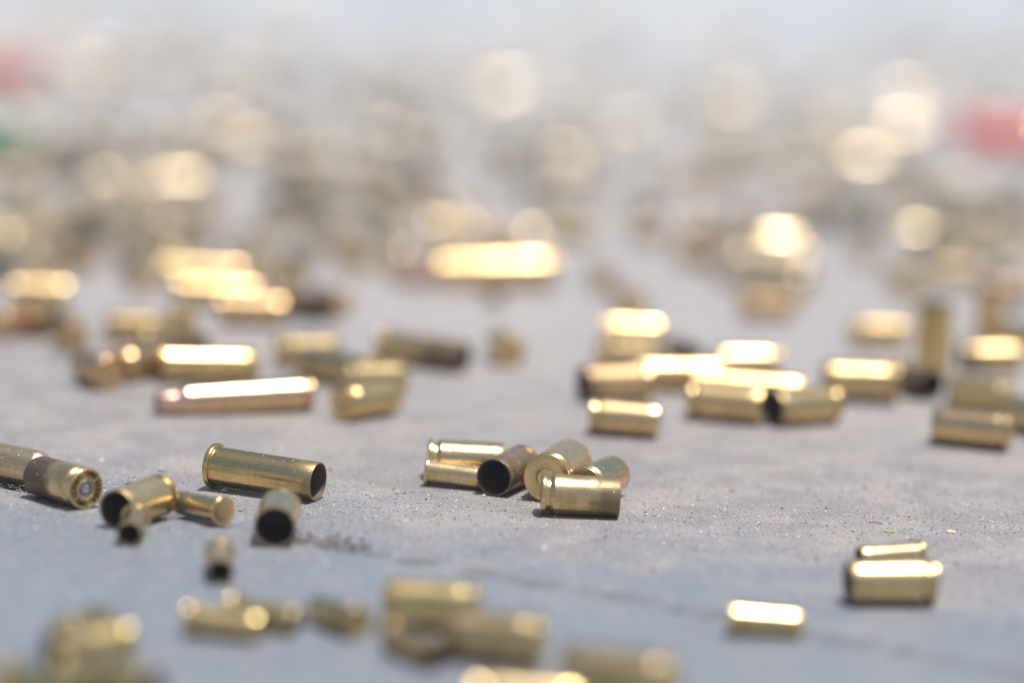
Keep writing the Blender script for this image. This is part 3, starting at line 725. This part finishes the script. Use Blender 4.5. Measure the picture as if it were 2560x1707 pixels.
# far casings nobody could tell apart
FAR = [
    ('pistol', 210.9, 1301.7, 148, 0.17, 0.2),
    ('pistol', 224.5, 1689.4, 72, 0.6, 0.03),
    ('pistol', -172.3, 1265.0, 166, 0.29, 0.06),
    ('pistol', 259.1, 1826.7, 73, 0.49, 0.1),
    ('rimfire', -90.9, 1229.3, 309, 0.65, 0.03),
    ('rifle', -108.6, 1131.9, 260, 0.66, 0.03),
    ('pistol', 2.7, 1612.6, 270, 0.22, 0.03),
    ('rimfire', 56.9, 1262.4, 309, 0.12, 0.4),
    ('fortyfive', 187.9, 1738.6, 163, 0.38, 0.06),
    ('pistol', -142.2, 1055.0, 266, 0.41, 0.1),
    ('rimfire', 172.8, 1483.5, 267, 0.14, 0.1),
    ('fortyfive', -82.6, 1059.6, 266, 0.4, 0.4),
    ('rimfire', -64.8, 1130.6, 89, 0.23, 0.1),
    ('special', -141.9, 1147.9, 90, 0.23, 0.4),
    ('rimfire', 90.1, 1352.5, 347, 0.73, 0.2),
    ('special', -240.1, 2053.4, 242, 0.1, 0.2),
    ('rifle', 200.9, 1209.2, 262, 0.45, 0.1),
    ('fortyfive', -112.9, 1930.7, 237, 0.47, 0.06),
    ('pistol', 244.6, 1432.6, 123, 0.31, 0.4),
    ('pistol', -72.8, 1492.7, 277, 0.58, 0.1),
    ('pistol', -6.6, 1541.1, 279, 0.26, 0.03),
    ('pistol', 188.7, 1879.3, 76, 0.11, 0.06),
    ('pistol', -104.5, 1369.6, 75, 0.12, 0.1),
    ('rifle', 22.6, 1279.3, 294, 0.66, 0.2),
    ('special', 162.9, 1772.6, 96, 0.21, 0.4),
    ('pistol', -41.7, 1387.0, 247, 0.57, 0.03),
    ('pistol', 245.8, 1346.9, 126, 0.75, 0.2),
    ('pistol', -220.2, 1489.7, 79, 0.11, 0.03),
    ('forty', -93.1, 1310.7, 250, 0.69, 0.4),
    ('pistol', 27.3, 1839.2, 66, 0.66, 0.2),
    ('special', -78.0, 1158.3, 126, 0.59, 0.03),
    ('pistol', 237.8, 1376.4, 261, 0.7, 0.1),
    ('forty', 177.5, 1671.7, 104, 0.49, 0.4),
    ('pistol', -194.7, 1790.5, 251, 0.1, 0.2),
    ('pistol', -98.6, 1447.2, 108, 0.46, 0.03),
    ('pistol', -158.1, 1844.2, 289, 0.71, 0.03),
    ('pistol', -175.6, 1220.8, 132, 0.53, 0.4),
    ('pistol', 108.0, 1283.3, 229, 0.57, 0.1),
    ('rifle', 162.5, 1622.5, 147, 0.25, 0.2),
    ('pistol', -213.5, 1388.4, 283, 0.3, 0.03),
    ('rifle', 156.2, 1131.3, 70, 0.16, 0.06),
    ('pistol', -228.3, 1572.5, 325, 0.26, 0.03),
    ('pistol', -120.3, 1404.9, 321, 0.6, 0.2),
    ('pistol', -275.4, 1964.6, 48, 0.12, 0.03),
    ('forty', 150.5, 1586.4, 110, 0.39, 0.06),
    ('fortyfive', -170.2, 1013.7, 99, 0.23, 0.06),
    ('pistol', -224.1, 1360.0, 326, 0.16, 0.1),
    ('special', 184.3, 1395.5, 96, 0.63, 0.03),
    ('special', -151.9, 2129.2, 90, 0.45, 0.2),
    ('rifle', -70.5, 1325.5, 256, 0.3, 0.03),
    ('pistol', -103.5, 1209.3, 121, 0.41, 0.03),
    ('special', 20.9, 1580.9, 263, 0.35, 0.03),
    ('pistol', -230.5, 1445.1, 279, 0.37, 0.2),
    ('pistol', -97.8, 1493.4, 289, 0.49, 0.1),
    ('pistol', -25.4, 2039.1, 226, 0.58, 0.06),
    ('pistol', -72.0, 1462.2, 64, 0.74, 0.1),
    ('forty', -292.2, 2096.9, 290, 0.11, 0.2),
    ('forty', 238.3, 1302.2, 87, 0.47, 0.1),
    ('special', -38.1, 1075.0, 65, 0.19, 0.03),
    ('special', 25.8, 1534.8, 150, 0.1, 0.06),
    ('rimfire', -120.2, 2175.5, 164, 0.73, 0.2),
    ('pistol', -29.4, 1105.8, 68, 0.75, 0.06),
    ('forty', -78.6, 1835.3, 250, 0.15, 0.2),
    ('rimfire', -164.1, 1241.9, 165, 0.7, 0.4),
    ('rifle', -57.8, 1180.6, 109, 0.17, 0.2),
    ('fortyfive', -77.2, 1568.0, 272, 0.11, 0.03),
    ('pistol', -46.5, 1423.4, 268, 0.6, 0.4),
    ('pistol', -158.8, 1430.3, 289, 0.63, 0.2),
    ('pistol', 131.4, 1272.6, 298, 0.48, 0.2),
    ('fortyfive', 185.6, 1218.2, 217, 0.13, 0.4),
    ('fortyfive', -4.1, 1131.5, 83, 0.45, 0.03),
    ('rifle', -201.7, 1174.4, 231, 0.18, 0.1),
    ('forty', -150.4, 1628.2, 102, 0.71, 0.1),
    ('special', -235.3, 1515.5, 91, 0.69, 0.06),
    ('pistol', 218.8, 1815.3, 107, 0.72, 0.03),
    ('pistol', 139.3, 2113.9, 229, 0.21, 0.1),
    ('forty', -132.6, 1986.5, 108, 0.22, 0.03),
    ('pistol', -229.3, 1289.7, 305, 0.35, 0.06),
    ('special', -151.0, 1369.6, 61, 0.19, 0.03),
    ('rifle', 178.3, 1376.1, 92, 0.58, 0.1),
    ('pistol', -192.9, 1275.9, 66, 0.57, 0.1),
    ('pistol', -132.8, 1588.1, 283, 0.53, 0.03),
    ('special', -192.0, 1026.6, 296, 0.32, 0.4),
    ('forty', -209.1, 1117.6, 36, 0.21, 0.06),
    ('pistol', -171.0, 1654.0, 281, 0.24, 0.03),
    ('pistol', -28.5, 1260.3, 60, 0.22, 0.06),
    ('pistol', 168.5, 1543.6, 98, 0.11, 0.2),
    ('pistol', -229.0, 2137.9, 236, 0.55, 0.06),
    ('pistol', 226.0, 1862.6, 260, 0.58, 0.06),
    ('pistol', 58.8, 1638.8, 55, 0.56, 0.2),
    ('pistol', 351.2, 2309.8, 280, 0.62, 0.2),
    ('pistol', -54.7, 1547.2, 242, 0.24, 0.4),
    ('pistol', -145.7, 2010.3, 107, 0.7, 0.03),
    ('rimfire', 182.2, 1526.4, 291, 0.27, 0.4),
    ('rifle', 10.0, 1437.0, 281, 0.71, 0.03),
    ('pistol', -198.8, 1429.5, 140, 0.11, 0.06),
    ('pistol', 189.0, 2307.5, 244, 0.53, 0.03),
    ('special', -79.5, 1291.3, 236, 0.33, 0.06),
    ('special', -181.6, 1468.3, 238, 0.18, 0.2),
    ('pistol', -192.5, 1104.5, 127, 0.61, 0.1),
    ('pistol', -232.5, 1537.2, 68, 0.13, 0.06),
    ('pistol', -111.2, 1553.2, 136, 0.68, 0.03),
    ('rimfire', -113.6, 1523.1, 147, 0.57, 0.4),
    ('rimfire', -132.1, 1239.7, 35, 0.7, 0.1),
    ('forty', 157.3, 1279.2, 283, 0.39, 0.03),
    ('pistol', -58.5, 1282.7, 235, 0.24, 0.2),
    ('pistol', 59.0, 1288.3, 280, 0.47, 0.4),
    ('pistol', 449.0, 2546.0, 276, 0.65, 0.4),
    ('pistol', 35.1, 1888.8, 338, 0.57, 0.1),
    ('forty', -42.1, 1094.3, 66, 0.71, 0.2),
    ('special', 120.1, 1522.5, 268, 0.32, 0.06),
    ('pistol', -67.0, 1306.0, 105, 0.47, 0.4),
    ('pistol', -48.4, 1449.1, 86, 0.74, 0.1),
    ('pistol', 140.6, 1898.5, 139, 0.11, 0.4),
    ('pistol', 127.3, 2043.9, 146, 0.59, 0.1),
    ('pistol', 137.6, 1412.1, 90, 0.63, 0.06),
    ('forty', -63.2, 1799.6, 227, 0.6, 0.1),
    ('pistol', 12.5, 1324.0, 224, 0.31, 0.06),
    ('pistol', -181.3, 1058.9, 106, 0.63, 0.03),
    ('pistol', -96.1, 1346.7, 113, 0.38, 0.4),
    ('rifle', 95.2, 1087.1, 139, 0.52, 0.4),
    ('pistol', 89.2, 1460.8, 61, 0.72, 0.2),
    ('rimfire', -110.9, 1746.2, 72, 0.27, 0.4),
    ('special', 205.5, 1447.9, 125, 0.13, 0.2),
    ('forty', 210.3, 1599.8, 289, 0.53, 0.1),
    ('forty', 201.2, 1348.7, 283, 0.34, 0.1),
    ('forty', -144.3, 1197.2, 242, 0.59, 0.4),
    ('forty', -56.1, 1359.3, 259, 0.42, 0.06),
    ('rimfire', 159.2, 1734.0, 251, 0.43, 0.2),
    ('special', 189.9, 2026.8, 124, 0.61, 0.4),
    ('pistol', -214.3, 1191.8, 299, 0.71, 0.03),
    ('pistol', -155.9, 1304.0, 128, 0.49, 0.2),
    ('forty', -104.6, 1290.2, 257, 0.41, 0.4),
    ('special', 235.4, 2231.9, 347, 0.67, 0.03),
    ('pistol', 42.0, 1385.9, 69, 0.6, 0.2),
    ('rifle', -184.4, 1156.6, 321, 0.43, 0.2),
    ('forty', -97.8, 2138.7, 85, 0.31, 0.1),
    ('pistol', -168.9, 1181.2, 237, 0.31, 0.2),
    ('pistol', -175.8, 1089.8, 291, 0.26, 0.1),
    ('pistol', -127.3, 1110.2, 279, 0.21, 0.4),
    ('pistol', -254.6, 1733.2, 81, 0.74, 0.06),
    ('special', 102.1, 1124.6, 338, 0.27, 0.06),
    ('pistol', -210.9, 1670.1, 112, 0.73, 0.2),
    ('forty', 374.8, 2224.1, 247, 0.61, 0.06),
    ('pistol', 116.4, 1578.5, 258, 0.58, 0.4),
    ('fortyfive', 223.6, 1350.0, 292, 0.35, 0.4),
    ('pistol', -94.5, 1040.4, 236, 0.57, 0.1),
    ('fortyfive', 153.3, 1325.6, 258, 0.21, 0.4),
    ('fortyfive', -171.9, 1142.6, 273, 0.26, 0.06),
    ('pistol', -127.8, 1068.6, 66, 0.37, 0.4),
    ('pistol', 141.7, 1664.7, 71, 0.19, 0.2),
    ('pistol', 120.0, 1548.5, 309, 0.23, 0.1),
    ('pistol', -8.8, 2106.6, 129, 0.54, 0.2),
    ('rimfire', 175.0, 1339.1, 220, 0.11, 0.06),
    ('fortyfive', -192.2, 1086.8, 64, 0.4, 0.4),
    ('pistol', -168.5, 1548.9, 339, 0.52, 0.2),
    ('forty', -194.7, 1564.8, 88, 0.47, 0.2),
    ('pistol', 112.1, 1484.9, 75, 0.67, 0.2),
    ('forty', -189.9, 1501.6, 135, 0.27, 0.4),
    ('pistol', -115.2, 1459.3, 67, 0.47, 0.2),
    ('pistol', 248.5, 2303.5, 98, 0.57, 0.06),
    ('forty', -150.8, 1166.4, 147, 0.52, 0.1),
    ('pistol', 114.1, 1620.4, 93, 0.4, 0.06),
    ('fortyfive', -79.4, 2068.9, 306, 0.24, 0.2),
    ('rimfire', 198.1, 1141.8, 259, 0.46, 0.4),
]
for kind, x, y, th, tint, tar in FAR:
    o = link("spent_casing", single_mesh(kind))
    zone = ("left" if x < -0.06 * y else "right" if x > 0.06 * y else "middle")
    dist = ("along the hazy top" if y > 2100 else "in the upper band" if y > 1350 else "just behind the bright rows")
    tag(o, "nameless casing melted into the blur " + dist + ", " + zone + " third", "bullet casing",
        "casings melted into the blur " + dist + " " + zone)
    wear(o, tint, tar, 0.2, min(0.12, 0.02 + 0.04 * max(0.0, y / 1000 - 0.9)), min(0.95, 0.45 + 0.3 * (y / 1000 - 0.9)))  # distance paling: haze put into the brass colour
    pose(o, kind, 1.0, x, y, th, 0)

# the rest of the far litter, past the three hundred casings that show largest
def far_litter():
    bm = bmesh.new()
    rnd = random.Random(77)
    mesh = {k: single_mesh(k) for k in ("pistol", "forty", "special")}
    simple = {}
    for k, d in KINDS.items():
        if k in mesh:
            L, R, m = d["L"] / 2 * MM, d["rim"] * MM, d["rm"] * MM
            simple[k] = lathe([(-L, 0, 0), (-L, R * 0.94, 0), (-L + 0.0003, R, 0), (-L + 0.0011, R, 0), (-L + 0.0014, R * 0.88, 0), (-L + 0.0022, R * 0.88, 0),
                               (-L + 0.0032, m, 0), (L - 0.0001, m, 0), (L, m * 0.97, 0), (L, m * 0.92, 0), (-L + 0.003, m * 0.86, 1), (-L + 0.002, 0, 1)], R, 20, [BRASS, SOOT], k + "_far")
    for _ in range(170):
        y = 1.45 * (3.9 / 1.45) ** rnd.random()
        x = rnd.uniform(-0.20, 0.20) * y
        q = simple[rnd.choice(["pistol", "pistol", "forty", "special"])]
        n0 = len(bm.verts)
        bm.from_mesh(q)
        bm.verts.ensure_lookup_table()
        M = Matrix.Translation((x, y, 0.0001)) @ Matrix.Rotation(rnd.uniform(0, 6.283), 4, 'Z')
        bmesh.ops.transform(bm, matrix=M, verts=bm.verts[n0:])
    me = bpy.data.meshes.new("far_casings")
    bm.to_mesh(me)
    bm.free()
    me.materials.append(BRASS)
    me.materials.append(SOOT)
    me.set_sharp_from_angle(angle=math.radians(32))
    o = tag(link("far_casings", me), "carpet of distant brass casings fading into the pale top of the scene", "bullet casings", None, "stuff")
    wear(o, 0.35, 0.1, 0.0, 0.14, 0.9)  # heavy paling stands in for haze over the far litter
far_litter()

# ------------------------------------------------------------------ shotgun hulls
def hull(x, y, th, col, label, head_col=True):
    root = bpy.data.objects.new("shotgun_hull", None)
    root.empty_display_size = 0.01
    COL.objects.link(root)
    tag(root, label, "shotgun shell", "plastic shotgun hulls in the far background")
    root.location = (x * MM, y * MM, 0.0001)
    root.rotation_euler = (0, 0, math.radians(th))
    k = MM
    R, zc = 10.2, 10.9
    f = lambda P: [(a * k, b * k, q) for a, b, q in P]
    plastic = plain_material(label.split()[0] + "_plastic", col, 0.35, 0.15, 300.0)
    tube = lathe(f([(-18, R, 0), (25, R, 0), (32, R - 0.1, 0), (34, R - 0.6, 0), (34.2, R - 1.0, 0), (33, R - 1.2, 1), (-15, R - 1.2, 1), (-16, 0, 1)]), zc * k, 40, [plastic, SOOT], "hull_tube")
    link("hull_tube", tube, root)
    base = lathe(f([(-34.5, 3.3, 0), (-35, 3.5, 0), (-35, 10.6, 0), (-34.8, 10.9, 0), (-33.4, 10.9, 0), (-33.2, 10.4, 0), (-20, 10.4, 0), (-19, 10.3, 0), (-19, 9.9, 0)]), zc * k, 40, [BRASS], "hull_base")
    b = link("hull_base", base, root)
    wear(b, 0.3, 0.2, 0.0)
    pr = lathe(f([(-34, 3.2, 0), (-34.8, 3.1, 0), (-34.9, 1.0, 0), (-34.4, 0.4, 0), (-34.3, 0, 0)]), zc * k, 24, [PRIMER_SILVER], "hull_primer")
    link("primer", pr, root)
    return root

hull(298.6, 1728.6, 185, (0.6, 0.012, 0.02), 'red plastic shotgun hull blurred at the right edge')
hull(-357.7, 1900.5, 10, (0.55, 0.12, 0.08), 'coral red plastic shotgun hull blurred at the top left edge')
hull(-282.8, 1429.2, 20, (0.04, 0.13, 0.06), 'green plastic shotgun hull peeking in at the left edge')

# ------------------------------------------------------------------ small litter on the pavement
def ribbon(name, pts, widths, thick, mat, label, cat):
    """A thin curved sliver with real thickness through 3-D points."""
    vs_, fs = [], []
    n = len(pts)
    for i, (p, w) in enumerate(zip(pts, widths)):
        q = Vector(pts[min(i + 1, n - 1)]) - Vector(pts[max(i - 1, 0)])
        side = Vector((-q.y, q.x, 0)).normalized() * w
        P = Vector(p)
        vs_ += [P + side, P - side, P - side * 0.8 + Vector((0, 0, thick)), P + side * 0.8 + Vector((0, 0, thick))]
    for i in range(n - 1):
        a, b = i * 4, i * 4 + 4
        for k in range(4):
            fs.append((a + k, a + (k + 1) % 4, b + (k + 1) % 4, b + k))
    fs += [(3, 2, 1, 0), tuple((n - 1) * 4 + k for k in range(4))]
    me = bpy.data.meshes.new(name)
    me.from_pydata([tuple(v) for v in vs_], [], fs)
    me.polygons.foreach_set("use_smooth", [True] * len(fs))
    me.materials.append(mat)
    return tag(link(name, me), label, cat)

pts, ws = [], []
for i in range(9):
    f = i / 8
    pts.append((0.0915 + 0.0032 * f, 0.6727 + 0.0022 * (f - 0.5) ** 2, 0.0001 + 0.0045 * (f - 0.55) ** 2))
    ws.append(0.00042 * math.sin(math.pi * (0.12 + 0.76 * f)))
ribbon("leaf_sliver", pts, ws, 0.00012, plain_material("fresh_leaf", (0.33, 0.50, 0.10), 0.5), "curled fresh green leaf sliver on the bare pavement at right", "leaf")
pts = [(0.0893 + 0.0034 * f / 5, 0.6822 - 0.0008 * f / 5, 0.0002 + 0.0001 * math.sin(f)) for f in range(6)]
ribbon("twig", pts, [0.00012] * 6, 0.00022, plain_material("dry_twig", (0.32, 0.20, 0.08), 0.7), "short brown twig just behind the green leaf sliver", "twig")
pts = [(0.0421 + 0.0030 * f / 5, 0.6459 + 0.0001 * f, 0.0002) for f in range(6)]
ribbon("straw_bit", pts, [0.00010] * 6, 0.0002, plain_material("dry_straw", (0.62, 0.36, 0.16), 0.6), "tiny orange straw bit right of the crosswise casing", "straw")
pts = []
for i in range(14):
    a = math.pi * (1.0 - 1.15 * i / 13)
    pts.append((0.0469 + 0.0013 * math.cos(a), 0.6460 - 0.00005 * i, 0.0002 + 0.0011 * max(0, math.sin(a))))
ribbon("lint_thread", pts, [0.00005] * 14, 0.00008, plain_material("pale_lint", (0.7, 0.68, 0.64), 0.8), "looped pale lint thread beside the orange straw bit", "lint")

def chip(x, y, r, col, label, cat, seed):
    rnd = random.Random(seed)
    bm = bmesh.new()
    bmesh.ops.create_icosphere(bm, subdivisions=2, radius=r)
    for v in bm.verts:
        v.co *= rnd.uniform(0.82, 1.15)
        v.co.x *= 1.3
        v.co.z *= 0.42
        v.co.z = max(v.co.z, -r * 0.2)
    me = bpy.data.meshes.new("chip")
    bm.to_mesh(me)
    bm.free()
    me.materials.append(plain_material(label.split()[0] + "_chip", col, 0.7))
    o = link(cat.replace(" ", "_"), me)
    o.location = (x, y, r * 0.2)
    return tag(o, label, cat)
chip(0.1083, 0.6752, 0.0010, (0.60, 0.48, 0.38), "beige stone chip right of the green leaf sliver", "stone chip", 1)
chip(-0.0865, 0.6905, 0.0007, (0.50, 0.20, 0.13), "reddish brick crumb beside the lettered casing head", "brick crumb", 2)

# ------------------------------------------------------------------ thin haze volume added to pale the far litter
def haze_box():
    bm = bmesh.new()
    bmesh.ops.create_cube(bm, size=1.0)
    for v in bm.verts:
        v.co = Vector((v.co.x * 44, v.co.y * 44, (v.co.z + 0.5) * 1.30 - 1.0))
    me = bpy.data.meshes.new("haze")
    bm.to_mesh(me)
    bm.free()
    m = bpy.data.materials.new("added_haze")
    m.use_nodes = True
    nt = m.node_tree
    nt.nodes.remove(nt.nodes["Principled BSDF"])
    pv = nt.nodes.new("ShaderNodeVolumePrincipled")
    pv.inputs["Color"].default_value = (0.96, 0.97, 0.98, 1)
    pv.inputs["Density"].default_value = 0.032
    nt.links.new(pv.outputs[0], nt.nodes["Material Output"].inputs["Volume"])
    me.materials.append(m)
    return tag(link("haze", me), "pale dusty haze added to whiten the far pavement", "haze", None, "stuff")
haze_box()
